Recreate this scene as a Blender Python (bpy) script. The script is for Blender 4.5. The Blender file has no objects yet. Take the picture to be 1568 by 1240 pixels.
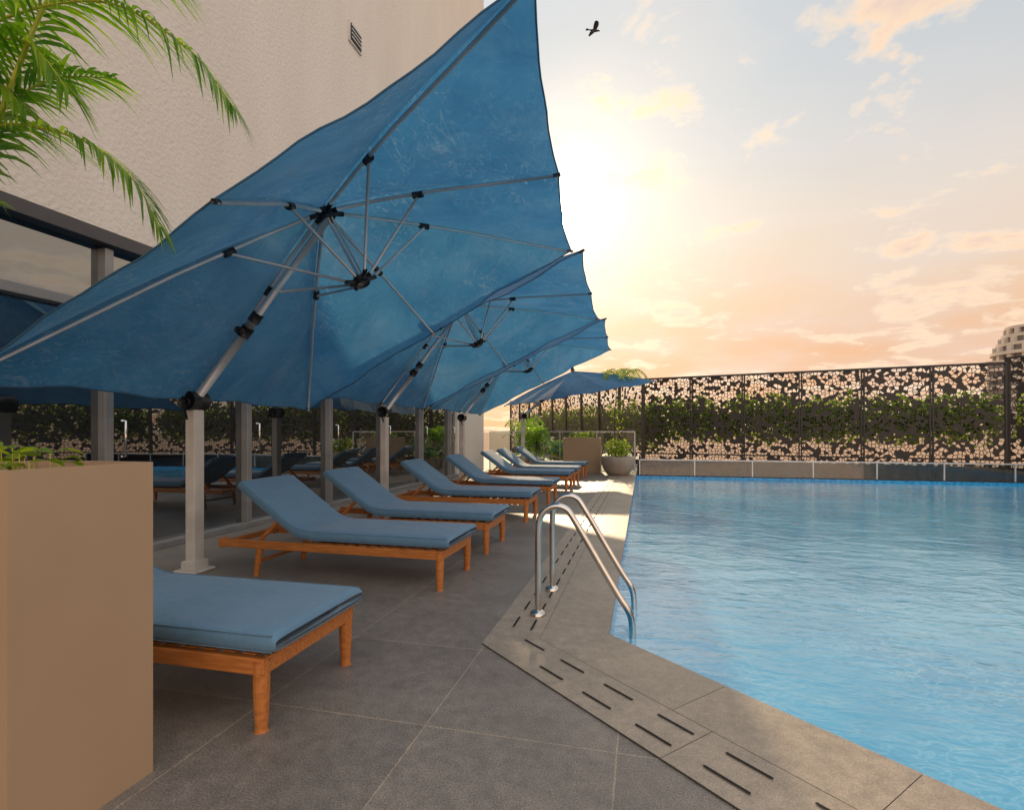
import bpy, math, random
from mathutils import Vector, Matrix
R = random.Random(7)
D = bpy.data
scene = bpy.context.scene
col = scene.collection

# ---------------------------------------------------------------- helpers
def nmat(name):
    m = D.materials.new(name); m.use_nodes = True
    nt = m.node_tree
    for n in list(nt.nodes): nt.nodes.remove(n)
    out = nt.nodes.new('ShaderNodeOutputMaterial')
    return m, nt, out
def N(nt, t, **kw):
    n = nt.nodes.new(t)
    for k, v in kw.items():
        if k.startswith('i_'):
            n.inputs[k[2:].replace('_', ' ')].default_value = v
        else: setattr(n, k, v)
    return n
def L(nt, a, b): nt.links.new(a, b)
def ramp(nt, src, stops, interp='LINEAR'):
    r = nt.nodes.new('ShaderNodeValToRGB'); r.color_ramp.interpolation = interp
    cr = r.color_ramp
    while len(cr.elements) < len(stops): cr.elements.new(0.5)
    for e, (p, c) in zip(cr.elements, stops):
        e.position = p; e.color = (c[0], c[1], c[2], 1) if hasattr(c, '__len__') else (c, c, c, 1)
    if src is not None: L(nt, src, r.inputs[0])
    return r
def math_n(nt, op, a, b=None, clamp=False):
    m = nt.nodes.new('ShaderNodeMath'); m.operation = op; m.use_clamp = clamp
    for i, v in enumerate((a, b)):
        if v is None: continue
        if isinstance(v, (int, float)): m.inputs[i].default_value = v
        else: L(nt, v, m.inputs[i])
    return m.outputs[0]
def mixc(nt, fac, a, b, mode='MIX'):
    m = nt.nodes.new('ShaderNodeMix'); m.data_type = 'RGBA'; m.blend_type = mode
    for idx, v in ((0, fac), (6, a), (7, b)):
        if isinstance(v, (int, float)): m.inputs[idx].default_value = v
        elif hasattr(v, '__len__'): m.inputs[idx].default_value = (v[0], v[1], v[2], 1)
        else: L(nt, v, m.inputs[idx])
    return m.outputs[2]
def std(name, c1, c2=None, scale=5, rough=0.5, metal=0, bump=0, bscale=80, stretch=(1,1,1), spec=0.5):
    m, nt, out = nmat(name)
    b = N(nt, 'ShaderNodeBsdfPrincipled'); L(nt, b.outputs[0], out.inputs[0])
    b.inputs['Roughness'].default_value = rough; b.inputs['Metallic'].default_value = metal
    b.inputs['Specular IOR Level'].default_value = spec
    tc = N(nt, 'ShaderNodeTexCoord'); mp = N(nt, 'ShaderNodeMapping'); mp.inputs['Scale'].default_value = stretch
    L(nt, tc.outputs['Object'], mp.inputs[0])
    no = N(nt, 'ShaderNodeTexNoise', i_Scale=scale, i_Detail=6.0); L(nt, mp.outputs[0], no.inputs[0])
    c2 = c2 or tuple(x*0.8 for x in c1)
    r = ramp(nt, no.outputs[0], [(0.3, c2), (0.7, c1)]); L(nt, r.outputs[0], b.inputs['Base Color'])
    if bump:
        nb = N(nt, 'ShaderNodeTexNoise', i_Scale=bscale, i_Detail=4.0); L(nt, mp.outputs[0], nb.inputs[0])
        bp = N(nt, 'ShaderNodeBump', i_Strength=bump, i_Distance=0.01); L(nt, nb.outputs[0], bp.inputs['Height'])
        L(nt, bp.outputs[0], b.inputs['Normal'])
    return m
def link(o, parent=None):
    col.objects.link(o)
    if parent: o.parent = parent
    return o
def empty(name, loc=(0,0,0), rz=0):
    e = D.objects.new(name, None); e.location = loc; e.rotation_euler[2] = rz; e.empty_display_size = .2
    return link(e)
class MB:
    def __init__(s): s.v=[]; s.f=[]; s.m=[]
    def face(s, pts, mi=0):
        b=len(s.v); s.v+= [tuple(p) for p in pts]; s.f.append(tuple(range(b,b+len(pts)))); s.m.append(mi)
    def box(s, c, sz, mi=0, M=None):
        c=Vector(c); b=len(s.v)
        for x in (-.5,.5):
            for y in (-.5,.5):
                for z in (-.5,.5):
                    p=Vector((x*sz[0],y*sz[1],z*sz[2]))
                    if M: p=M@p
                    s.v.append(tuple(c+p))
        for q in ((0,1,3,2),(4,6,7,5),(0,4,5,1),(2,3,7,6),(0,2,6,4),(1,5,7,3)):
            s.f.append(tuple(b+i for i in q)); s.m.append(mi)
    def beam(s, p0, p1, w, h, mi=0):
        p0=Vector(p0); p1=Vector(p1); d=p1-p0
        M=d.to_track_quat('X','Z').to_matrix()
        s.box((p0+p1)/2,(d.length,w,h),mi,M)
    def tube(s, pts, r, n=10, mi=0, cap=True):
        pts=[Vector(p) for p in pts]; k=len(pts)
        rs = r if hasattr(r,'__len__') else [r]*k
        b=len(s.v); up=None
        for i,p in enumerate(pts):
            t=(pts[min(i+1,k-1)]-pts[max(i-1,0)]).normalized()
            if up is None:
                up=Vector((0,0,1)) if abs(t.z)<.9 else Vector((1,0,0))
            x=t.cross(up).normalized(); y=x.cross(t).normalized(); up=y
            for j in range(n):
                a=2*math.pi*j/n
                s.v.append(tuple(p+(x*math.cos(a)+y*math.sin(a))*rs[i]))
        for i in range(k-1):
            for j in range(n):
                s.f.append((b+i*n+j,b+i*n+(j+1)%n,b+(i+1)*n+(j+1)%n,b+(i+1)*n+j)); s.m.append(mi)
        if cap:
            s.f.append(tuple(b+j for j in range(n))); s.m.append(mi)
            s.f.append(tuple(b+(k-1)*n+j for j in reversed(range(n)))); s.m.append(mi)
    def lathe(s, prof, c=(0,0,0), n=32, mi=0):
        c=Vector(c); b=len(s.v)
        for (r,z) in prof:
            for j in range(n):
                a=2*math.pi*j/n; s.v.append((c.x+r*math.cos(a),c.y+r*math.sin(a),c.z+z))
        for i in range(len(prof)-1):
            for j in range(n):
                s.f.append((b+i*n+j,b+i*n+(j+1)%n,b+(i+1)*n+(j+1)%n,b+(i+1)*n+j)); s.m.append(mi)
    def mesh(s, name, mats, smooth=False):
        me=D.meshes.new(name); me.from_pydata(s.v,[],s.f)
        for m in (mats if isinstance(mats,(list,tuple)) else [mats]): me.materials.append(m)
        for p,mi in zip(me.polygons,s.m): p.material_index=mi; p.use_smooth=smooth
        me.update(); return me
    def obj(s, name, mats, parent=None, smooth=False, bevel=0, loc=None):
        o=D.objects.new(name,s.mesh(name,mats,smooth)); link(o,parent)
        if loc: o.location=loc
        if bevel: add_bevel(o,bevel)
        return o
def add_bevel(o,w,seg=2):
    b=o.modifiers.new('bevel','BEVEL'); b.width=w; b.segments=seg; b.limit_method='ANGLE'; b.angle_limit=math.radians(40)

# ---------------------------------------------------------------- materials
SUN = Vector((-.1515,.993,.4126)).normalized()

def mat_deck(name, brick=True, c1=(.30,.26,.222), c2=(.20,.175,.152), grain=1.0):
    m,nt,out=nmat(name)
    b=N(nt,'ShaderNodeBsdfPrincipled'); L(nt,b.outputs[0],out.inputs[0])
    tc=N(nt,'ShaderNodeTexCoord'); mp=N(nt,'ShaderNodeMapping'); L(nt,tc.outputs['Object'],mp.inputs[0])
    mp.inputs['Location'].default_value=(80.1,80.3,0)
    n1=N(nt,'ShaderNodeTexNoise',i_Scale=1.6,i_Detail=6.0,i_Roughness=.6); L(nt,tc.outputs['Object'],n1.inputs[0])
    n2=N(nt,'ShaderNodeTexNoise',i_Scale=150.0,i_Detail=4.0,i_Roughness=.7); L(nt,tc.outputs['Object'],n2.inputs[0])
    n3=N(nt,'ShaderNodeTexNoise',i_Scale=14.0,i_Detail=8.0,i_Roughness=.75); L(nt,tc.outputs['Object'],n3.inputs[0])
    base=ramp(nt,n1.outputs[0],[(.3,c2),(.7,c1)]).outputs[0]
    sp=ramp(nt,n2.outputs[0],[(.36,1-.45*grain),(.5,1.0),(.64,1+.42*grain)]).outputs[0]
    base=mixc(nt,1.0,base,sp,'MULTIPLY')
    sp2=ramp(nt,n3.outputs[0],[(.32,.74),(.68,1.2)]).outputs[0]
    base=mixc(nt,1.0,base,sp2,'MULTIPLY')
    h=n2.outputs[0]
    if brick:
        br=N(nt,'ShaderNodeTexBrick',offset=0.0,squash=1.0)
        br.inputs['Scale'].default_value=1; br.inputs['Brick Width'].default_value=.8; br.inputs['Row Height'].default_value=.8
        br.inputs['Mortar Size'].default_value=.0035; br.inputs['Mortar Smooth'].default_value=.1
        br.inputs['Color1'].default_value=(1,1,1,1); br.inputs['Color2'].default_value=(.80,.80,.81,1); br.inputs['Mortar'].default_value=(1.5,1.4,1.25,1)
        L(nt,mp.outputs[0],br.inputs[0])
        base=mixc(nt,1.0,base,br.outputs['Color'],'MULTIPLY')
    L(nt,base,b.inputs['Base Color'])
    rr=ramp(nt,n3.outputs[0],[(.3,.38),(.7,.58)]); L(nt,rr.outputs[0],b.inputs['Roughness'])
    bp=N(nt,'ShaderNodeBump',i_Strength=.35*grain,i_Distance=.003); L(nt,h,bp.inputs['Height']); L(nt,bp.outputs[0],b.inputs['Normal'])
    return m
M_deck=mat_deck('deck_tile')
M_cope=mat_deck('coping_stone',False,(.39,.32,.25),(.30,.25,.195),.55)
M_grout=std('grout',(.15,.13,.11),rough=.9)
M_slot=std('slot_dark',(.012,.011,.01),rough=.9)

def mat_plaster():
    m,nt,out=nmat('plaster')
    b=N(nt,'ShaderNodeBsdfPrincipled',i_Roughness=.85); L(nt,b.outputs[0],out.inputs[0])
    tc=N(nt,'ShaderNodeTexCoord')
    mp=N(nt,'ShaderNodeMapping'); mp.inputs['Scale'].default_value=(1,1,.22); L(nt,tc.outputs['Object'],mp.inputs[0])
    n1=N(nt,'ShaderNodeTexNoise',i_Scale=.9,i_Detail=8.0,i_Roughness=.6); L(nt,mp.outputs[0],n1.inputs[0])
    r=ramp(nt,n1.outputs[0],[(.3,(.72,.675,.60)),(.7,(.82,.775,.70))]); L(nt,r.outputs[0],b.inputs['Base Color'])
    n2=N(nt,'ShaderNodeTexNoise',i_Scale=22.0,i_Detail=6.0); L(nt,tc.outputs['Object'],n2.inputs[0])
    bp=N(nt,'ShaderNodeBump',i_Strength=.6,i_Distance=.02); L(nt,n2.outputs[0],bp.inputs['Height']); L(nt,bp.outputs[0],b.inputs['Normal'])
    return m
M_plaster=mat_plaster()
M_white=std('white_paint',(.72,.68,.62),rough=.7)

def mat_fabric(name,ca,cb,trans,scr):
    m,nt,out=nmat(name)
    tc=N(nt,'ShaderNodeTexCoord')
    n1=N(nt,'ShaderNodeTexNoise',i_Scale=1.6,i_Detail=6.0,i_Roughness=.6); L(nt,tc.outputs['Object'],n1.inputs[0])
    c=ramp(nt,n1.outputs[0],[(.32,ca),(.68,cb)]).outputs[0]
    if scr:
        for sc_,rot in ((5.0,.4),(10.0,1.3)):
            mp=N(nt,'ShaderNodeMapping'); mp.inputs['Rotation'].default_value=(rot,.3,rot); mp.inputs['Scale'].default_value=(1,.4,1)
            L(nt,tc.outputs['Object'],mp.inputs[0])
            n2=N(nt,'ShaderNodeTexNoise',i_Scale=sc_,i_Detail=3.0,i_Distortion=1.4); L(nt,mp.outputs[0],n2.inputs[0])
            l1=ramp(nt,n2.outputs[0],[(.486,0),(.5,1),(.514,0)]).outputs[0]
            n4=N(nt,'ShaderNodeTexNoise',i_Scale=1.5,i_Detail=4.0); L(nt,mp.outputs[0],n4.inputs[0])
            msk=ramp(nt,n4.outputs[0],[(.42,0),(.64,.42)]).outputs[0]
            f=math_n(nt,'MULTIPLY',l1,msk)
            c=mixc(nt,f,c,(.34,.50,.64))
        n5=N(nt,'ShaderNodeTexNoise',i_Scale=.9,i_Detail=7.0,i_Roughness=.65,i_Distortion=.8); L(nt,tc.outputs['Object'],n5.inputs[0])
        f5=ramp(nt,n5.outputs[0],[(.46,0),(.70,.32)]).outputs[0]
        c=mixc(nt,f5,c,(.22,.38,.55))
    wv=N(nt,'ShaderNodeTexNoise',i_Scale=350.0,i_Detail=1.0); L(nt,tc.outputs['Object'],wv.inputs[0])
    wr=N(nt,'ShaderNodeTexNoise',i_Scale=3.0 if scr else 4.5,i_Detail=3.0,i_Distortion=.8); L(nt,tc.outputs['Object'],wr.inputs[0])
    bp0=N(nt,'ShaderNodeBump',i_Strength=.6,i_Distance=.07 if scr else .03); L(nt,wr.outputs[0],bp0.inputs['Height'])
    bp=N(nt,'ShaderNodeBump',i_Strength=.3,i_Distance=.002); L(nt,wv.outputs[0],bp.inputs['Height']); L(nt,bp0.outputs[0],bp.inputs['Normal'])
    b=N(nt,'ShaderNodeBsdfPrincipled',i_Roughness=.75); L(nt,c,b.inputs['Base Color']); L(nt,bp.outputs[0],b.inputs['Normal'])
    b.inputs['Sheen Weight'].default_value=.2
    if trans:
        t=N(nt,'ShaderNodeBsdfTranslucent'); L(nt,c,t.inputs[0]); L(nt,bp.outputs[0],t.inputs['Normal'])
        mx=N(nt,'ShaderNodeMixShader'); mx.inputs[0].default_value=trans
        L(nt,b.outputs[0],mx.inputs[1]); L(nt,t.outputs[0],mx.inputs[2]); L(nt,mx.outputs[0],out.inputs[0])
    else: L(nt,b.outputs[0],out.inputs[0])
    return m
M_canopy=mat_fabric('canopy_fabric',(.040,.190,.395),(.066,.265,.50),.52,True)
M_cush=mat_fabric('cushion_fabric',(.10,.22,.35),(.13,.265,.40),0,False)
M_seam=std('canopy_hem',(.05,.15,.27),rough=.8)
M_alu=std('aluminium',(.70,.70,.70),rough=.38,metal=.5)
M_steel=std('stainless',(.72,.70,.67),rough=.16,metal=1)
M_black=std('black_plastic',(.02,.02,.022),rough=.4)
M_frame=std('window_frame',(.30,.30,.30),rough=.4,metal=.3)
M_wood=std('teak',(.62,.225,.055),(.40,.13,.03),scale=7,rough=.42,stretch=(1,9,9),bump=.15,bscale=40)
M_planter=std('planter_tan',(.47,.325,.20),(.43,.29,.18),scale=2,rough=.5,bump=.06,bscale=250)
M_bowl=std('bowl_stone',(.42,.34,.27),rough=.7,bump=.2,bscale=60)
M_soil=std('soil',(.09,.05,.03),rough=1,bump=.8,bscale=50)
M_fencef=std('fence_frame',(.045,.038,.034),rough=.5)
M_dark=std('parapet_dark',(.08,.075,.07),rough=.8)
M_bird=std('bird_feather',(.05,.045,.045),rough=.8)

def mat_perf():
    m,nt,out=nmat('perforated_metal')
    tc=N(nt,'ShaderNodeTexCoord')
    sp=N(nt,'ShaderNodeSeparateXYZ'); L(nt,tc.outputs['Object'],sp.inputs[0])
    cb=N(nt,'ShaderNodeCombineXYZ'); L(nt,sp.outputs[0],cb.inputs[0]); L(nt,sp.outputs[2],cb.inputs[1])
    v=N(nt,'ShaderNodeTexVoronoi',voronoi_dimensions='2D',feature='DISTANCE_TO_EDGE',i_Scale=9.5); L(nt,cb.outputs[0],v.inputs[0])
    v2=N(nt,'ShaderNodeTexVoronoi',voronoi_dimensions='2D',feature='F1',i_Scale=9.5); L(nt,cb.outputs[0],v2.inputs[0])
    s2=N(nt,'ShaderNodeSeparateColor'); L(nt,v2.outputs['Color'],s2.inputs[0])
    a=math_n(nt,'GREATER_THAN',v.outputs[0],.10)
    c=math_n(nt,'GREATER_THAN',s2.outputs[0],.33)
    hole=math_n(nt,'MULTIPLY',a,c)
    b=N(nt,'ShaderNodeBsdfPrincipled',i_Roughness=.45,i_Metallic=.3); b.inputs['Base Color'].default_value=(.045,.038,.034,1)
    t=N(nt,'ShaderNodeBsdfTransparent'); mx=N(nt,'ShaderNodeMixShader')
    L(nt,hole,mx.inputs[0]); L(nt,b.outputs[0],mx.inputs[1]); L(nt,t.outputs[0],mx.inputs[2]); L(nt,mx.outputs[0],out.inputs[0])
    return m
M_perf=mat_perf()

def mat_leaf(name,stops,trans=.35,rough=.45):
    m,nt,out=nmat(name)
    g=N(nt,'ShaderNodeNewGeometry')
    c=ramp(nt,g.outputs['Random Per Island'],stops).outputs[0]
    b=N(nt,'ShaderNodeBsdfPrincipled',i_Roughness=rough); L(nt,c,b.inputs['Base Color'])
    t=N(nt,'ShaderNodeBsdfTranslucent'); c2=mixc(nt,1.0,c,(1.7,1.8,.7),'MULTIPLY'); L(nt,c2,t.inputs[0])
    mx=N(nt,'ShaderNodeMixShader'); mx.inputs[0].default_value=trans
    L(nt,b.outputs[0],mx.inputs[1]); L(nt,t.outputs[0],mx.inputs[2]); L(nt,mx.outputs[0],out.inputs[0])
    return m
M_hedge=mat_leaf('hedge_leaf',[(0,(.09,.15,.03)),(.6,(.20,.29,.06)),(1,(.32,.40,.10))],.5)
M_palm=mat_leaf('palm_leaf',[(0,(.08,.20,.015)),(.6,(.18,.34,.025)),(1,(.34,.46,.04))],.46)
M_stalk=std('palm_stalk',(.60,.56,.06),(.42,.45,.05),rough=.4)
M_lime=mat_leaf('lime_leaf',[(0,(.10,.2,.02)),(1,(.42,.46,.05))],.4)
M_bark=std('bark',(.16,.11,.07),rough=.9,bump=.6,bscale=30)

def mat_glassdoor():
    m,nt,out=nmat('tinted_glass')
    g=N(nt,'ShaderNodeBsdfGlossy',i_Roughness=.015); g.inputs[0].default_value=(.72,.78,.82,1)
    d=N(nt,'ShaderNodeBsdfDiffuse'); d.inputs[0].default_value=(.012,.014,.016,1)
    lw=N(nt,'ShaderNodeFresnel',i_IOR=1.6)
    f=math_n(nt,'ADD',lw.outputs[0],.30,True)
    tc=N(nt,'ShaderNodeTexCoord'); no=N(nt,'ShaderNodeTexNoise',i_Scale=.7,i_Detail=1.0); L(nt,tc.outputs['Object'],no.inputs[0])
    bp=N(nt,'ShaderNodeBump',i_Strength=.05,i_Distance=.05); L(nt,no.outputs[0],bp.inputs['Height']); L(nt,bp.outputs[0],g.inputs['Normal'])
    mx=N(nt,'ShaderNodeMixShader'); L(nt,f,mx.inputs[0]); L(nt,d.outputs[0],mx.inputs[1]); L(nt,g.outputs[0],mx.inputs[2]); L(nt,mx.outputs[0],out.inputs[0])
    return m
M_gd=mat_glassdoor()
def mat_glassrail():
    m,nt,out=nmat('clear_glass')
    g=N(nt,'ShaderNodeBsdfGlossy',i_Roughness=.01)
    t=N(nt,'ShaderNodeBsdfTransparent'); t.inputs[0].default_value=(.80,.86,.85,1)
    lw=N(nt,'ShaderNodeFresnel',i_IOR=1.5)
    f=math_n(nt,'ADD',lw.outputs[0],.05,True)
    mx=N(nt,'ShaderNodeMixShader'); L(nt,f,mx.inputs[0]); L(nt,t.outputs[0],mx.inputs[1]); L(nt,g.outputs[0],mx.inputs[2]); L(nt,mx.outputs[0],out.inputs[0])
    return m
M_gr=mat_glassrail()
def mat_water():
    m,nt,out=nmat('pool_water')
    tc=N(nt,'ShaderNodeTexCoord')
    def noise(sc,det,dist,st=(1,1,1),rot=0):
        mp=N(nt,'ShaderNodeMapping'); mp.inputs['Scale'].default_value=st; mp.inputs['Rotation'].default_value=(0,0,rot)
        L(nt,tc.outputs['Object'],mp.inputs[0])
        n=N(nt,'ShaderNodeTexNoise',i_Scale=sc,i_Detail=det,i_Distortion=dist); L(nt,mp.outputs[0],n.inputs[0]); return n.outputs[0]
    big=noise(.5,3.0,.5); mid=noise(1.6,3.0,.8,(1,1.6,1),.3); fine=noise(7.0,5.0,.7,(1,2.0,1),.2)
    c=ramp(nt,big,[(.3,(.045,.31,.56)),(.5,(.085,.41,.66)),(.68,(.15,.50,.74))]).outputs[0]
    cau=noise(6.0,4.0,1.8,(1,1.7,1),.3); cmk=noise(.9,2.0,.3)  # caustic-like light lines, painted into the water colour
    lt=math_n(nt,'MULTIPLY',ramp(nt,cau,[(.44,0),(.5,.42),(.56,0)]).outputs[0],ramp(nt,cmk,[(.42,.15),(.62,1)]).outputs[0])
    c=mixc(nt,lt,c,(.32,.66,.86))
    h=math_n(nt,'ADD',math_n(nt,'MULTIPLY',mid,1.0),math_n(nt,'MULTIPLY',fine,.34))
    bp=N(nt,'ShaderNodeBump',i_Strength=.33,i_Distance=.05); L(nt,h,bp.inputs['Height'])
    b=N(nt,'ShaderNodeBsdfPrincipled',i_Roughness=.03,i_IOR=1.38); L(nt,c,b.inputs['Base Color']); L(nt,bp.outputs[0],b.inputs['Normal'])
    b.inputs['Coat Weight'].default_value=.5; b.inputs['Coat Roughness'].default_value=.03; L(nt,bp.outputs[0],b.inputs['Coat Normal'])
    L(nt,b.outputs[0],out.inputs[0]); return m
M_water=mat_water()
def mat_pooltile():
    m,nt,out=nmat('pool_tile')
    b=N(nt,'ShaderNodeBsdfPrincipled',i_Roughness=.15); L(nt,b.outputs[0],out.inputs[0])
    tc=N(nt,'ShaderNodeTexCoord'); v=N(nt,'ShaderNodeTexVoronoi',distance='CHEBYCHEV',i_Scale=25.0); v.inputs['Randomness'].default_value=0
    L(nt,tc.outputs['Object'],v.inputs[0]); n=N(nt,'ShaderNodeTexWhiteNoise'); L(nt,v.outputs['Position'],n.inputs[0])
    r=ramp(nt,n.outputs[0],[(0,(.01,.22,.50)),(1,(.05,.42,.74))]); L(nt,r.outputs[0],b.inputs['Base Color']); return m
M_ptile=mat_pooltile()
M_ground=std('ground_earth',(.46,.29,.18),(.33,.21,.14),scale=.05,rough=1)

# ---------------------------------------------------------------- ground, deck, pool
g=MB(); g.face([(-900,-900,-1.5),(900,-900,-1.5),(900,900,-1.5),(-900,900,-1.5)]); g.obj('ground',M_ground)
A=(-.2,3.3); E=(9.45,-5.413)
dk=MB()
def zf(pts,z): return [(x,y,z) for x,y in pts]
dk.face(zf([(-6,3.3),(-6,-9),(11.5,-9),(11.5,-5.413),E,A],0))
dk.face(zf([(-6,3.3),A,(-.2,15.6),(-.2,30),(-12,30),(-12,16.6),(-6,16.6)],0))
dk.face(zf([(10.5,-5.413),(11.5,-5.413),(11.5,15.6),(10.5,15.6)],0))
dk.face([(-.2,15.72,0),(-.2,30,0),(-.2,30,-1.5),(-.2,15.72,-1.5)])
dk.obj('pool_deck',M_deck)
n=Vector((.67,.742)); u=Vector((.742,-.67))
def corner(k): return Vector((-.2-k,3.30-.4447*k))
cp=MB()
for k0,k1 in ((0,.72),):
    c0,c1=corner(k0),corner(k1)
    cp.face([(c1.x,c1.y,.004),(c0.x,c0.y,.004),(c0.x,15.6,.004),(c1.x,15.6,.004)],1)
    e0=c0+u*13; e1=c1+u*13
    cp.face([(c1.x,c1.y,.004),(e1.x,e1.y,.004),(e0.x,e0.y,.004),(c0.x,c0.y,.004)],1)
gp=.0015
def band(k0,k1,step):
    a0,a1=corner(k0+gp),corner(k1-gp)
    first=True
    ys=3.3
    while ys<15.59:
        ye=min(ys+step,15.6)
        y0a=a0.y+gp if first else ys+gp; y1a=a1.y+gp if first else ys+gp
        cp.face([(a1.x,y1a,.008),(a0.x,y0a,.008),(a0.x,ye-gp,.008),(a1.x,ye-gp,.008)],0)
        first=False; ys=ye
    t=0; first=True
    while t<12.9:
        te=t+step
        org=Vector(A)
        def P(k,tt): return org-n*k+u*tt
        if first: p0=corner(k0+gp); p1=corner(k1-gp)
        else: p0=P(k0+gp,t+gp); p1=P(k1-gp,t+gp)
        q0=P(k0+gp,te-gp); q1=P(k1-gp,te-gp)
        cp.face([(p1.x,p1.y,.008),(q1.x,q1.y,.008),(q0.x,q0.y,.008),(p0.x,p0.y,.008)],0)
        first=False; t=te
band(0,.40,.80); band(.40,.72,1.005)
cp.obj('pool_coping',[M_cope,M_grout])
sl=MB()
def slot(c,d,ln=.19,w=.014):
    d=d.normalized(); p=Vector((-d.y,d.x)); pts=[]
    for i in range(12):
        a=2*math.pi*i/12; o=d*(ln/2-w/2)*(1 if math.cos(a)>0 else -1)
        q=c+o+d*math.cos(a)*w/2+p*math.sin(a)*w/2
        pts.append((q.x,q.y,.012))
    sl.face(pts)
for i in range(36):
    y=3.33+i*.335
    for k in (.48,.60):
        slot(Vector((-.2-k,y+(.03 if k>.5 else 0))),Vector((0,1)))
for i in range(34):
    for k in (.485,.625):
        c=Vector(A)-n*k+u*(-.12+i*.335)
        if i==0 and k>.5: continue
        slot(c,u)
sl.obj('drain_grate',M_slot)
ps=MB()
def wall(p,q,z0,z1): ps.face([(p[0],p[1],z0),(q[0],q[1],z0),(q[0],q[1],z1),(p[0],p[1],z1)])
pp=[A,(-.2,15.6),(10.5,15.6),(10.5,-5.413),E]
for i in range(5): wall(pp[i],pp[(i+1)%5],-1.4,.004 if i!=1 else -.02)
ps.face(zf(pp,-1.4))
ps.box((5.15,15.66,-.71),(10.7,.11,1.30))
ps.obj('pool_basin',M_ptile)
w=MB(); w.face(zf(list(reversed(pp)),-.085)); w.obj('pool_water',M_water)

# ---------------------------------------------------------------- building
bl=empty('hotel_building')
b=MB()
b.box((-10.2,4.2,11.6),(10.4,24.4,16.9))
b.box((-5.9,15.15,1.575),(1.8,2.5,3.15))
b.box((-10.6,3.2,1.57),(7.4,22.0,3.14))
b.obj('walls',M_plaster,bl)
gl=MB(); fr=MB()
y0=-5.33; k=0
while y0<13.8:
    y1=min(y0+1.87,13.88)
    gl.face([(-5.07,y0,0.05),(-5.07,y1,0.05),(-5.07,y1,3.02),(-5.07,y0,3.02)])
    fr.box((-5.03,y0,1.5),(.1,.085,3.0))
    if k%2==0: fr.box((-5.03,y0+.93,2.72),(.06,.05,.56))
    y0=y1; k+=1
fr.box((-5.0,4.3,3.085),(.16,19.2,.13),1); fr.box((-5.02,4.3,2.42),(.12,19.2,.09)); fr.box((-5.02,4.3,.035),(.14,19.2,.07))
gl.obj('window_glass',M_gd,bl); fr.obj('window_frames',[M_frame,std('dark_frame',(.07,.07,.075),rough=.4)],bl,bevel=.006)
hd=MB()
y0=-5.33
for kk in range(11):
    y=y0+kk*1.87
    hd.tube([(-4.975,y+.12,1.0),(-4.93,y+.12,1.0),(-4.93,y+.12,1.35),(-4.975,y+.12,1.35)],.012,8)
hd.obj('door_handles',M_steel,bl,smooth=True)
v=MB(); v.box((-4.985,8.5,8.25),(.03,.42,.36))
v.box((-4.965,8.5,8.25),(.02,.34,.28),1)
for i in range(4): v.box((-4.95,8.5,8.15+i*.07),(.02,.32,.02),0)
v.obj('wall_vent',[M_white,M_black],bl)

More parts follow.
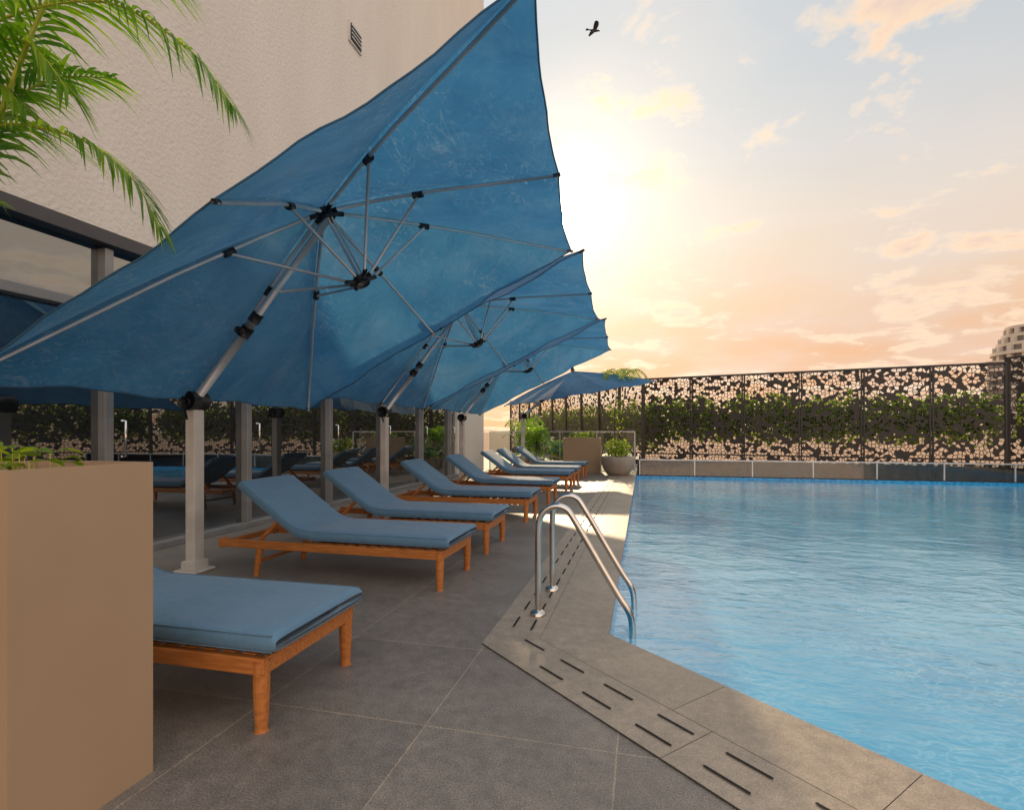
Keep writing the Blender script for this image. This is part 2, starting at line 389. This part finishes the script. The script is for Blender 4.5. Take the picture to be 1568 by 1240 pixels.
# ---------------------------------------------------------------- parasols
def parasol(C, yaw, tilt, h, sag, mastpos, masth):
    e=empty('cantilever_parasol')
    C=Vector(C); cy,sy=math.cos(yaw),math.sin(yaw); ct,st=math.cos(tilt),math.sin(tilt)
    a=Vector((cy*ct,sy*ct,st)); bb=Vector((-sy,cy,0)); nn=a.cross(bb)
    def W(x,y,z): return C+a*x+bb*y+nn*z
    tips=[(h,-h),(h,0),(h,h),(0,h),(-h,h),(-h,0),(-h,-h),(0,-h)]
    tips=[(x*(1.01 if x*y!=0 else 1.0),y*(1.01 if x*y!=0 else 1.0)) for x,y in tips]
    cm=MB(); nr,nt_=16,14; SC=.022
    for i in range(8):
        p=tips[i]; q=tips[(i+1)%8]; base=len(cm.v)
        for r in range(nr+1):
            rr=r/nr
            for t in range(nt_+1):
                tt=t/nt_
                bow=math.sin(math.pi*tt)
                x=(p[0]*(1-tt)+q[0]*tt)*rr; y=(p[1]*(1-tt)+q[1]*tt)*rr
                k=1-SC*bow*rr**2
                z=sag*(1-rr) - .06*bow*math.sin(math.pi*rr**.8) + .022*math.sin(9*tt+i*1.7)*bow*rr**3 + .008*math.sin(23*tt+i)*bow*rr**5
                z+=.05*math.sin(math.pi*rr)
                cm.v.append(tuple(W(x*k,y*k,z)))
        for r in range(nr):
            for t in range(nt_):
                s0=base+r*(nt_+1)+t
                cm.f.append((s0,s0+1,s0+nt_+2,s0+nt_+1)); cm.m.append(0)
    cm.obj('canopy',M_canopy,e,smooth=True)
    hem=MB()
    for i in range(8):
        p=tips[i]; q=tips[(i+1)%8]; pts=[]
        for t in range(nt_+1):
            tt=t/nt_; bow=math.sin(math.pi*tt); k=1-SC*bow
            pts.append(W((p[0]*(1-tt)+q[0]*tt)*k,(p[1]*(1-tt)+q[1]*tt)*k,.022*math.sin(9*tt+i*1.7)*bow+.008*math.sin(23*tt+i)*bow-.003))
        hem.tube(pts,.006,5)
    hem.obj('hem',M_seam,e,smooth=True)
    ri=MB(); bk=MB()
    def ribp(t,rr,off=-.045): return W(t[0]*rr,t[1]*rr,sag*(1-rr)+.05*math.sin(math.pi*rr)+off)
    zr=.12
    for t in tips:
        ri.tube([ribp(t,.04),ribp(t,.25),ribp(t,.5),ribp(t,.75),ribp(t,.995,-.02)],[.017,.016,.015,.014,.012],8)
        j=ribp(t,.42 if t[0]*t[1]==0 else .34,-.07)
        ri.tube([W(t[0]*.03,t[1]*.03,zr),j],.012,8)
        dv=(ribp(t,.47)-ribp(t,.4)).normalized()*.045
        bk.tube([j-dv+nn*.01,j+dv+nn*.01],.029,8)
        bk.tube([ribp(t,.975,-.02),ribp(t,1.005,-.01)],.016,6)
        bk.tube([W(t[0]*.015,t[1]*.015,zr),W(t[0]*.055,t[1]*.055,zr+.02)],.02,6)
        bk.tube([W(t[0]*.015,t[1]*.015,sag-.07),W(t[0]*.06,t[1]*.06,sag-.09)],.022,6)
    for (z,r) in ((sag-.08,.075),(zr,.065)):
        bk.tube([W(0,0,z-.035),W(0,0,z+.035)],r,16)
    bk.tube([W(0,0,sag+.0),W(0,0,sag+.12)],[.07,.03],12)
    ri.tube([W(0,0,zr),W(0,0,sag)],.013,8)
    ri.tube([W(.03,.02,zr),W(.03,.02,sag)],.009,8)
    m0=Vector(mastpos); mt=m0+Vector((0,0,masth))
    hub=W(0,0,sag-.12)
    md=mt.lerp(hub,.45)
    ri.tube([mt,md],.040,14); ri.tube([md,hub],.030,12)
    off=bb*.05
    bk.tube([mt.lerp(hub,.36),mt.lerp(hub,.41)],.054,12); bk.tube([mt.lerp(hub,.44),mt.lerp(hub,.485)],.050,12)
    bk.tube([mt.lerp(hub,.385)-off,mt.lerp(hub,.385)-off*2.2],.03,10)
    bk.tube([mt-off*2,mt+off*2],.085,16)
    bk.tube([mt.lerp(hub,-.01)-off*2.6,mt.lerp(hub,-.01)-off*2],.05,12)
    bk.tube([mt-off*2.5,mt-off*3.2+Vector((.02,0,-.02)),mt-off*3.2+Vector((.06,0,-.17))],.011,6)
    ri.obj('ribs_and_arm',M_alu,e,smooth=True); bk.obj('joints',M_black,e,smooth=True)
    ms=MB(); ms.box(m0+Vector((0,0,masth/2-.03)),(.10,.115,masth-.1)); ms.box(m0+Vector((0,0,.012)),(.24,.24,.024))
    ms.box(m0+Vector((0,0,.06)),(.15,.165,.08))
    ms.obj('mast',M_white,e,bevel=.012)
    return e
rd=math.radians
parasol((-2.31,4.15,2.44),rd(5),rd(29),1.88,.88,(-3.90,3.93,0),1.52)
parasol((-2.45,7.90,2.50),rd(2),rd(25.5),1.88,.86,(-4.06,7.83,0),1.56)
parasol((-2.45,11.68,2.50),rd(2),rd(25.5),1.88,.86,(-4.06,11.6,0),1.56)
parasol((-1.85,15.1,2.30),rd(35),rd(10),1.60,.66,(-3.45,15.3,0),1.70)

# ---------------------------------------------------------------- sun loungers
def cushion_mesh():
    cl=[]
    for i in range(25): cl.append((-.0-1.18*i/24,.375))
    x,z=-1.18,.375
    for i in range(30):
        ang=min(i/9,1)*rd(35)
        x-=.028*math.cos(ang); z+=.028*math.sin(ang); cl.append((x,z))
    mb=MB(); n=28; W_,T=.355,.046
    k=len(cl)
    rings=[]
    def tang(i):
        p=cl[max(i-1,0)]; q=cl[min(i+1,k-1)]; d=Vector((q[0]-p[0],q[1]-p[1])); d.normalize(); return d
    specs=[(i,0,1.0) for i in range(k)]
    full=[(0,.026,.35),(0,.022,.72),(0,.012,.93)]+specs+[(k-1,-.012,.93),(k-1,-.022,.72),(k-1,-.026,.35)]
    for (i,ext,s) in full:
        d=tang(i); c=Vector((cl[i][0]-d.x*ext,cl[i][1]-d.y*ext)); nn=Vector((d.y,-d.x))
        if nn.y<0: nn=-nn
        groove=1.0
        if ext==0 and i in (12,25): groove=.94
        ring=[]
        for j in range(n):
            t=2*math.pi*j/n; ca,sa=math.cos(t),math.sin(t)
            ex=.22
            yy=W_*math.copysign(abs(ca)**ex,ca)*(1-.03*(1-s)); hh=T*math.copysign(abs(sa)**(.45),sa)*s*groove
            if hh>0: hh*=1+.12*math.cos(yy/W_*math.pi/2)
            ring.append((c.x+nn.x*hh,yy,c.y+nn.y*hh))
        rings.append(ring)
    for r in rings: mb.v+=r
    for i in range(len(rings)-1):
        for j in range(n):
            mb.f.append((i*n+j,i*n+(j+1)%n,(i+1)*n+(j+1)%n,(i+1)*n+j)); mb.m.append(0)
    mb.f.append(tuple(range(n))); mb.m.append(0)
    mb.f.append(tuple((len(rings)-1)*n+j for j in reversed(range(n)))); mb.m.append(0)
    return mb.mesh('cushion',M_cush,True), cl
cush_me,cl=cushion_mesh()
def seam_mesh():
    mb=MB()
    for s in (-1,1):
        for dz in (-.034,.034):
            mb.tube([(x+(.01 if i==0 else 0),s*.351,z+dz) for i,(x,z) in enumerate(cl)],.003,5)
    return mb.mesh('piping',M_cush,True)
seam_me=seam_mesh()
def frame_mesh():
    f=MB()
    for s in (-1,1):
        f.box((-1.06,s*.335,.275),(2.06,.035,.07))
        f.tube([(-.06,s*.325,.30),(-.06,s*.325,.16),(-.06,s*.325,.0)],[.034,.033,.025],14)
        f.tube([(-1.72,s*.325,.25),(-1.76,s*.325,.0)],[.032,.024],12)
        f.beam((-1.22,s*.29,.315),(-1.93,s*.29,.775),.03,.045)
        f.beam((-1.55,s*.26,.50),(-1.80,s*.26,.27),.022,.035)
        f.tube([(-2.085,s*.31,.275),(-2.085,s*.35,.275)],.042,14)
    f.box((-.045,0,.275),(.03,.632,.07)); f.box((-2.06,0,.275),(.04,.632,.05)); f.box((-1.76,0,.12),(.03,.6,.03))
    for i in range(11): f.box((-.13-.102*i,0,.305),(.065,.632,.018))
    for i in range(8):
        t=(i+.4)/8; x=-1.22-.71*t; z=.325+.46*t
        M=Matrix.Rotation(rd(33),3,'Y')
        f.box((x,0,z+.01),(.06,.60,.016),0,M)
    return f.mesh('teak_frame',M_wood)
fr_me=frame_mesh()
for i,yn in enumerate((1.87,3.88,5.18,7.1,8.85,10.95,12.25,14.2)):
    e=empty('sun_lounger',(-1.49+R.uniform(-.02,.02) if i>1 else -1.49,yn+.355,0),rd(R.uniform(-1.2,1.2)) if i>0 else rd(.3))
    for nm,me in (('cushion',cush_me),('piping',seam_me),('teak_frame',fr_me)):
        o=D.objects.new(nm,me); link(o,e)
        if nm=='teak_frame': add_bevel(o,.005)

# ---------------------------------------------------------------- pool handrail
hr=empty('pool_ladder_handrail')
def rail(y):
    m=MB(); pts=[(-.69,y,.0),(-.69,y,.3),(-.69,y,.58)]
    for i in range(1,9):
        a=math.pi-math.pi*.74*i/8; pts.append((-.56+.13*math.cos(a),y,.60+.15*math.sin(a)))
    pts+= [(-.16,y,.18),(-.10,y,.10),(-.07,y,.03),(-.065,y,-.1),(-.065,y,-.9)]
    sm=[Vector(p) for p in pts]
    for _ in range(2):
        ns=[sm[0]]
        for p,q in zip(sm[:-1],sm[1:]): ns+= [p.lerp(q,.25),p.lerp(q,.75)]
        ns.append(sm[-1]); sm=ns
    m.tube(sm,.0215,16)
    m.lathe([(.0,.045),(.03,.045),(.052,.03),(.055,.012),(.055,.008)],(-.69,y,0),24)
    return m
rail(3.52).obj('rail_1',M_steel,hr,smooth=True); rail(4.10).obj('rail_2',M_steel,hr,smooth=True)
t=MB()
for z in (-.25,-.5,-.75): t.box((-.09,3.81,z),(.09,.56,.025))
t.obj('treads',M_steel,hr)

# ---------------------------------------------------------------- plants
def leafcloud(mb, c, r, n, size, asp=.5, box=False):
    c=Vector(c)
    for _ in range(n):
        if box: p=Vector((R.uniform(-1,1)*r[0],R.uniform(-1,1)*r[1],R.uniform(-1,1)*r[2]))
        else:
            p=Vector((R.gauss(0,1),R.gauss(0,1),R.gauss(0,1))).normalized()*(R.random()**.45)
            p=Vector((p.x*r[0],p.y*r[1],p.z*r[2]))
        d=Vector((R.gauss(0,1),R.gauss(0,1),R.gauss(0,.8))).normalized()
        sd=d.cross(Vector((R.gauss(0,1),R.gauss(0,1),R.gauss(0,1)))).normalized()
        s=size*R.uniform(.6,1.3); q=c+p
        mb.face([q-d*s*.5,q+sd*s*asp*.5,q+d*s*.5,q-sd*s*asp*.5])
def frond(mb, pts, L0, side_n=34, w=.02, droop=.55, mi_leaf=0, mi_st=1, rs=.012):
    P=[Vector(p) for p in pts]
    def cr(t):
        k=len(P)-1; f=t*k; i=min(int(f),k-1); f-=i
        p0=P[max(i-1,0)];p1=P[i];p2=P[i+1];p3=P[min(i+2,k)]
        return .5*((2*p1)+(-p0+p2)*f+(2*p0-5*p1+4*p2-p3)*f*f+(-p0+3*p1-3*p2+p3)*f**3)
    cs=[cr(i/24) for i in range(25)]
    mb.tube(cs,[rs*(1-.8*i/24) for i in range(25)],6,mi_st)
    for i in range(side_n):
        t=.12+.88*i/(side_n-1); b0=cr(min(t,1)); tg=(cr(min(t+.02,1))-cr(max(t-.02,0))).normalized()
        sd=tg.cross(Vector((0,0,1))).normalized(); upv=sd.cross(tg)
        for s in (-1,1):
            ll=L0*(math.sin(math.pi*(.12+.80*t))**.7)*R.uniform(.85,1.1)
            d=(sd*s*.75+tg*(.5+.5*t)+upv*R.uniform(.05,.35)).normalized()
            wv=d.cross(upv).normalized()
            dr=droop*R.uniform(.7,1.3)
            ring=[]
            for q,(sx,ww) in enumerate(((0,.35),(.25,1),(.5,.95),(.75,.6),(1,.06))):
                p=b0+d*ll*sx+Vector((0,0,-dr*ll*sx**2))
                ring.append((p+wv*w*.5*ww,p-wv*w*.5*ww))
            base=len(mb.v)
            for a_,b_ in ring: mb.v+= [tuple(a_),tuple(b_)]
            for q in range(4):
                mb.f.append((base+2*q,base+2*q+1,base+2*q+3,base+2*q+2)); mb.m.append(mi_leaf)

pe=empty('potted_palm')
pm=MB()
O=(-3.05,1.62,1.5)
frond(pm,[O,(-2.94,1.72,2.2),(-2.80,1.78,2.75),(-2.56,1.84,3.3),(-2.2,1.92,3.62)],.44,64,.020,.5,rs=.021)
frond(pm,[O,(-3.1,1.65,2.6),(-2.94,1.74,3.04),(-2.40,1.87,3.19),(-2.00,1.96,2.98),(-1.78,2.005,2.70)],.30,84,.017,.75,rs=.012)
frond(pm,[O,(-3.1,1.70,2.3),(-2.88,1.76,2.62),(-2.50,1.85,2.58),(-2.24,1.90,2.40),(-2.12,1.94,2.17)],.25,74,.016,.6,rs=.011)
frond(pm,[O,(-3.12,1.70,2.5),(-2.97,1.70,2.9),(-2.70,1.78,3.0),(-2.5,1.82,2.78)],.34,48,.019,.6)
frond(pm,[O,(-3.05,1.66,2.6),(-2.9,1.74,3.2),(-2.65,1.8,3.4),(-2.3,1.88,3.42),(-2.05,1.92,3.28)],.40,64,.019,.6)
frond(pm,[O,(-3.10,1.66,2.4),(-3.0,1.70,2.75),(-2.85,1.74,2.85),(-2.70,1.78,2.70)],.32,40,.020,.6)
frond(pm,[O,(-3.02,1.70,2.3),(-2.9,1.80,2.7),(-2.7,1.9,2.9),(-2.45,1.98,2.92)],.30,44,.018,.5)
frond(pm,[O,(-3.2,1.5,2.5),(-3.5,1.3,3.0),(-3.9,1.1,2.9),(-4.2,1.0,2.5)],.42,30,.03,.5)
frond(pm,[O,(-3.1,1.4,2.5),(-3.1,1.0,3.0),(-3.0,.5,2.9),(-2.9,.2,2.5)],.42,30,.03,.5)
frond(pm,[O,(-3.3,1.7,2.4),(-3.8,1.8,2.9),(-4.2,1.8,2.8),(-4.5,1.8,2.5)],.40,30,.03,.5)
pm.tube([(-3.05,1.62,.9),(-3.07,1.62,1.2),O],[.05,.045,.03],10,1)
pm.tube([(-2.95,1.55,.9),(-3.0,1.6,1.3),O],[.04,.035,.02],8,1)
pm.obj('fronds',[M_palm,M_stalk],pe)
def planterbox(parent,x0,x1,y0,y1,h):
    p=MB(); t=.025
    p.box(((x0+x1)/2,y0+t/2,h/2),(x1-x0,t,h)); p.box(((x0+x1)/2,y1-t/2,h/2),(x1-x0,t,h))
    p.box((x0+t/2,(y0+y1)/2,h/2),(t,y1-y0-2*t,h)); p.box((x1-t/2-.0005,(y0+y1)/2,h/2),(t,y1-y0-2*t,h))
    p.obj('box',M_planter,parent)
    s=MB(); s.face([(x0+t,y0+t,h-.04),(x1-t,y0+t,h-.04),(x1-t,y1-t,h-.04),(x0+t,y1-t,h-.04)]); s.obj('soil',M_soil,parent)
planterbox(pe,-3.35,-2.75,1.3,1.85,.95)
pb=empty('tall_planter'); planterbox(pb,-2.30,-1.75,1.115,1.576,1.137)
lm=MB()
for k in range(24):
    c=Vector((R.uniform(-2.22,-1.88),R.uniform(1.2,1.42),1.095)); a=R.uniform(0,6.28); hgt=R.uniform(.03,.11)
    d=Vector((math.cos(a),math.sin(a),R.uniform(-.1,.35))).normalized(); s=Vector((-math.sin(a),math.cos(a),0)); L_=R.uniform(.07,.12); w_=L_*.3
    p=c+Vector((0,0,hgt)); lm.tube([c,p],.002,4,1)
    m_=p+d*L_*.5+Vector((0,0,.004)); e_=p+d*L_+Vector((0,0,-.02))
    q1=p+d*L_*.25; q2=p+d*L_*.75; up=Vector((0,0,.006))
    lm.face([p,q1+s*w_*.8+up,m_+s*w_+up,m_]); lm.face([m_,m_+s*w_+up,q2+s*w_*.7,e_])
    lm.face([p,m_,m_-s*w_+up,q1-s*w_*.8+up]); lm.face([m_,e_,q2-s*w_*.7,m_-s*w_+up])
lm.obj('leaves',[M_lime,M_stalk],pb)
fp=empty('square_planter'); planterbox(fp,-2.35,-1.25,15.9,16.5,1.05)
q=MB()
leafcloud(q,(-1.8,16.2,1.12),(.45,.25,.14),160,.09); q.obj('plant',M_hedge,fp)
bw=empty('bowl_planter')
q=MB(); q.lathe([(.22,0),(.30,.02),(.40,.16),(.47,.36),(.485,.5),(.475,.53),(.44,.53),(.42,.46),(0,.46)],(-.70,15.35,0),40); q.obj('bowl',M_bowl,bw,smooth=True)
q=MB(); leafcloud(q,(-.7,15.35,.78),(.38,.38,.28),420,.12)
q.obj('shrub',M_lime,bw)
q=MB()
for k in range(3): q.tube([(-.75+.08*k,15.35,.5),(-.8+.1*k,15.35,1.5),(-.72+.12*k,15.3,2.6)],[.018,.014,.008],6)
q.obj('stems',M_bark,bw)
q=MB()
for k in range(11):
    a=k*2.399; ln=R.uniform(.6,.95)
    o=Vector((-.62,15.3,2.55)); dx,dy=math.cos(a)*ln,math.sin(a)*ln
    frond(q,[o,o+Vector((dx*.3,dy*.3,.35)),o+Vector((dx*.7,dy*.7,.40)),o+Vector((dx,dy,.15))],.26,14,.03,.5)
leafcloud(q,(-.7,15.3,1.7),(.2,.2,.7),110,.09)
q.obj('palm_crown',[M_lime,M_stalk],bw)
for (x,y,hh) in ((-3.35,16.9,1.5),(-2.7,17.6,1.0),(-4.1,18.4,1.9)):
    e=empty('palm_shrub'); q=MB()
    for k in range(16):
        a=k*2.399+R.random(); ln=R.uniform(.5,.8)
        o=Vector((x,y,hh*.35)); dx,dy=math.cos(a)*ln,math.sin(a)*ln; up=R.uniform(.4,1)*hh*.6
        frond(q,[o,o+Vector((dx*.3,dy*.3,up*.7)),o+Vector((dx*.7,dy*.7,up)),o+Vector((dx,dy,up*.8))],.28,14,.04,.4)
    leafcloud(q,(x,y,hh*.5),(.4,.4,hh*.45),260,.13)
    q.obj('foliage',[M_palm,M_stalk],e)
    q=MB(); q.lathe([(.2,0),(.26,.35),(.24,.36),(0,.33)],(x,y,0),24); q.obj('pot',M_bowl,e,smooth=True)

# ---------------------------------------------------------------- fences
def fence(p0,p1,npan,z0,z1,low):
    p0=Vector(p0);p1=Vector(p1); d=p1-p0; ln=d.length; th=math.atan2(d.y,d.x)
    e=empty('perforated_screen_fence',(p0.x,p0.y,0),th)
    pn=MB(); pn.face([(0,0,z0),(ln,0,z0),(ln,0,z1),(0,0,z1)]); pn.obj('perforated_panels',M_perf,e)
    f=MB(); st=ln/npan
    for i in range(npan+1):
        x=i*st
        f.box((x-.035,0,(z0+z1)/2),(.045,.09,z1-z0+.02)); f.box((x+.035,0,(z0+z1)/2),(.045,.09,z1-z0+.02))
    f.box((ln/2,0,z1+.03),(ln+.1,.1,.06)); f.box((ln/2,0,z0-.03),(ln,.1,.06)); f.box((ln/2,.0,.42),(ln,.05,.05))
    f.obj('frame',M_fencef,e)
    f=MB(); f.box((ln/2,.15,(low-1.5)/2),(ln,.12,low+1.5)); f.obj('parapet',M_dark,e)
    return e,ln
def hedge(p0,p1,off,z0,z1,n,sz=.19):
    p0=Vector(p0);p1=Vector(p1); d=p1-p0; ln=d.length
    e=empty('hedge',(p0.x,p0.y,0),math.atan2(d.y,d.x)); q=MB()
    k=int(ln/.45)
    for i in range(k):
        zt=z1+R.uniform(-.2,.18); zb=z0+R.uniform(-.05,.12)
        leafcloud(q,((i+.5)*ln/k,off+R.uniform(-.1,.1),(zt+zb)/2),(ln/k*.9,.35,(zt-zb)*.58),n//k,sz,.65)
    q.obj('foliage',M_hedge,e)
FA,FB=(0,20.6),(10.1,18.1)
fence(FA,FB,6,-1.2,3.17,.20); hedge(FA,FB,.7,.85,2.40,10000)
fence(FB,(14.5,12),4,-1.2,3.3,.20); hedge(FB,(14.5,12),.7,.85,2.40,6000)
fence((14.5,12),(14.5,-9),12,-1.2,3.2,.20); hedge((14.5,12),(14.5,-9),.7,.8,2.35,12000,.22)
fence((-8.5,34),FA,9,0.0,3.17,.15); hedge((-8.5,34),FA,.7,.5,2.35,10000)

def balustrade(p0,p1,h,npan):
    e=empty('glass_balustrade'); p0=Vector(p0);p1=Vector(p1)
    gm=MB(); fm=MB()
    for i in range(npan):
        a=p0.lerp(p1,(i+.01)/npan); b_=p0.lerp(p1,(i+.99)/npan)
        gm.beam((a.x,a.y,h/2),(b_.x,b_.y,h/2),.012,h)
    for i in range(npan+1):
        a=p0.lerp(p1,i/npan); fm.box((a.x,a.y,h/2),(.03,.03,h))
    fm.beam((p0.x,p0.y,h+.015),(p1.x,p1.y,h+.015),.045,.03)
    gm.obj('glass',M_gr,e); fm.obj('rail',M_alu,e)
balustrade((-.1,15.67),(10.4,15.67),.42,7)
balustrade((-4.9,16.75),(-.25,16.75),1.22,4)

# ---------------------------------------------------------------- distant tower
tw=empty('round_apartment_tower',(137.5,228,-2.5))
q=MB(); r0=13
for i in range(13):
    z=i*3.1; rr=r0 if i<11 else r0-1.5*(i-10)
    q.lathe([(0,z),(rr+.9,z),(rr+.9,z+1.1),(rr+.6,z+1.1),(rr+.6,z+.35),(rr-1,z+.35)],(0,0,0),40,0)
    q.lathe([(rr-1,z+.35),(rr-1,z+3.1)],(0,0,0),40,1)
    for j in range(18):
        a=j*math.pi/9; q.box(((rr-.4)*math.cos(a),(rr-.4)*math.sin(a),z+1.7),(1.4,1.4,2.8),0,Matrix.Rotation(a,3,'Z'))
q.lathe([(0,40.3),(r0-3,40.3),(r0-3,41.2),(0,41.2)],(0,0,0),40,0)
for i in range(9):
    z=i*3.1
    q.lathe([(0,z),(6.2,z),(6.2,z+1.1),(5.9,z+1.1),(5.9,z+.35),(5,z+.35)],(-12,-2,0),28,0)
    q.lathe([(5,z+.35),(5,z+3.1)],(-12,-2,0),28,1)
q.lathe([(0,27.9),(5.6,27.9),(5.6,28.6),(0,28.6)],(-12,-2,0),28,0)
q.obj('tower',[std('tower_render',(.60,.54,.47),rough=.9),std('tower_window',(.18,.17,.17),rough=.2)],tw)

# ---------------------------------------------------------------- bird
be=empty('flying_bird',(-1.34,15.1,12.55),rd(25))
q=MB()
q.tube([(-.16,0,0),(-.12,0,.0),(-.05,0,0),(.03,0,.0),(.09,0,.01),(.12,0,.02),(.145,0,.015),(.17,0,.005)],[.006,.018,.034,.038,.024,.024,.016,.003],10)
q.face([(-.12,-.012,0),(-.12,.012,0),(-.25,.05,.0),(-.25,-.05,0)])
for s in (-1,1):
    P_=[((.06,.02*s,.02),(-.05,.02*s,.02)),((.085,.12*s,.08),(-.06,.11*s,.075)),((.05,.22*s,.09),(-.07,.2*s,.08)),((-.04,.31*s,.05),(-.08,.28*s,.05))]
    for (a_,b_),(c_,d_) in zip(P_[:-1],P_[1:]): q.face([a_,c_,d_,b_])
q.obj('body_and_wings',M_bird,be)

# ---------------------------------------------------------------- world
wd=D.worlds.new('World'); scene.world=wd; wd.use_nodes=True; nt=wd.node_tree
for n_ in list(nt.nodes): nt.nodes.remove(n_)
out=N(nt,'ShaderNodeOutputWorld'); tc=N(nt,'ShaderNodeTexCoord')
nv=N(nt,'ShaderNodeVectorMath',operation='NORMALIZE'); L(nt,tc.outputs['Generated'],nv.inputs[0])
sp=N(nt,'ShaderNodeSeparateXYZ'); L(nt,nv.outputs[0],sp.inputs[0])
dt=N(nt,'ShaderNodeVectorMath',operation='DOT_PRODUCT'); L(nt,nv.outputs[0],dt.inputs[0]); dt.inputs[1].default_value=SUN
dot=math_n(nt,'MAXIMUM',dt.outputs['Value'],0.0)
base=ramp(nt,sp.outputs[2],[(0,(.58,.34,.20)),(.02,(.78,.40,.21)),(.13,(.83,.46,.25)),(.22,(.84,.58,.38)),(.33,(.78,.66,.54)),(.44,(.63,.63,.62)),(.60,(.52,.58,.63)),(.75,(.64,.70,.78)),(1,(1.0,1.05,1.12))]).outputs[0]  # top stops, above the frame, brightened as added fill light
zz=math_n(nt,'ADD',math_n(nt,'MAXIMUM',sp.outputs[2],0.0),.16)
cx=math_n(nt,'DIVIDE',sp.outputs[0],zz); cy=math_n(nt,'DIVIDE',sp.outputs[1],zz)
cv=N(nt,'ShaderNodeCombineXYZ'); L(nt,cx,cv.inputs[0]); L(nt,cy,cv.inputs[1])
veil=N(nt,'ShaderNodeTexNoise',i_Scale=1.5,i_Detail=6.0); L(nt,cv.outputs[0],veil.inputs[0])
vm=ramp(nt,veil.outputs[0],[(.40,0),(.66,.45)]).outputs[0]
base=mixc(nt,vm,base,(.78,.70,.65))
cn=N(nt,'ShaderNodeTexNoise',i_Scale=3.0,i_Detail=10.0,i_Roughness=.60,i_Distortion=.25); L(nt,cv.outputs[0],cn.inputs[0])
mpc=N(nt,'ShaderNodeTexNoise',i_Scale=1.1,i_Detail=2.0); L(nt,cv.outputs[0],mpc.inputs[0])
cm_=math_n(nt,'ADD',cn.outputs[0],math_n(nt,'MULTIPLY',math_n(nt,'SUBTRACT',mpc.outputs[0],.5),.50))
cmask=ramp(nt,cm_,[(.535,0),(.61,.85)]).outputs[0]
ccol=ramp(nt,cm_,[(.53,(1.0,.82,.62)),(.62,(1.0,.71,.47)),(.69,(.84,.61,.48)),(.78,(.62,.50,.46))]).outputs[0]
base=mixc(nt,cmask,base,ccol)
def add(c,fac,colr):
    k=N(nt,'ShaderNodeVectorMath',operation='SCALE'); k.inputs[0].default_value=colr; L(nt,fac,k.inputs['Scale'])
    s=N(nt,'ShaderNodeVectorMath',operation='ADD'); L(nt,c,s.inputs[0]); L(nt,k.outputs[0],s.inputs[1]); return s.outputs[0]
base=add(base,math_n(nt,'POWER',dot,20.0),(.28,.21,.11))
base=add(base,math_n(nt,'POWER',dot,150.0),(.55,.47,.34))
base=add(base,math_n(nt,'POWER',dot,3500.0),(9,8,6))
# added fill light: sky scaled up behind the camera, away from the sun
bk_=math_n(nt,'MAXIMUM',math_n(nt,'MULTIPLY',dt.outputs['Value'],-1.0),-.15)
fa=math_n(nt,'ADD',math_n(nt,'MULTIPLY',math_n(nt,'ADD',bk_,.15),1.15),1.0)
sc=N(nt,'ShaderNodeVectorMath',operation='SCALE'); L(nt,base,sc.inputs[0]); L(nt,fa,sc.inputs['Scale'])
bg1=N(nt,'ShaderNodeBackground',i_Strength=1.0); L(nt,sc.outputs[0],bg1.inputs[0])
sky=N(nt,'ShaderNodeTexSky',sky_type='NISHITA'); sky.sun_disc=False; sky.sun_elevation=rd(22.3); sky.sun_rotation=rd(-8.7)
bg2=N(nt,'ShaderNodeBackground',i_Strength=.01); L(nt,sky.outputs[0],bg2.inputs[0])
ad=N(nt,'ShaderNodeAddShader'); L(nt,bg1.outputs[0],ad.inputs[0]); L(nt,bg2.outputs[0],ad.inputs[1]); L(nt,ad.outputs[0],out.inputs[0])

sl_=D.lights.new('sun','SUN'); sl_.energy=2.7; sl_.angle=rd(1.0); sl_.color=(1,.73,.44)
so=D.objects.new('sun',sl_); link(so); so.rotation_euler=SUN.to_track_quat('Z','Y').to_euler(); so.location=(0,0,30)

# ---------------------------------------------------------------- camera
cam=D.cameras.new('camera'); co=D.objects.new('camera',cam); link(co)
co.location=(0,0,1.25); co.rotation_euler=(rd(90),0,rd(13.9))
cam.sensor_width=36; cam.lens=812/1568*36; cam.shift_y=40/1568; cam.clip_end=3000; cam.clip_start=.05
scene.camera=co
scene.view_settings.view_transform='Standard'; scene.view_settings.look='None'; scene.view_settings.exposure=0
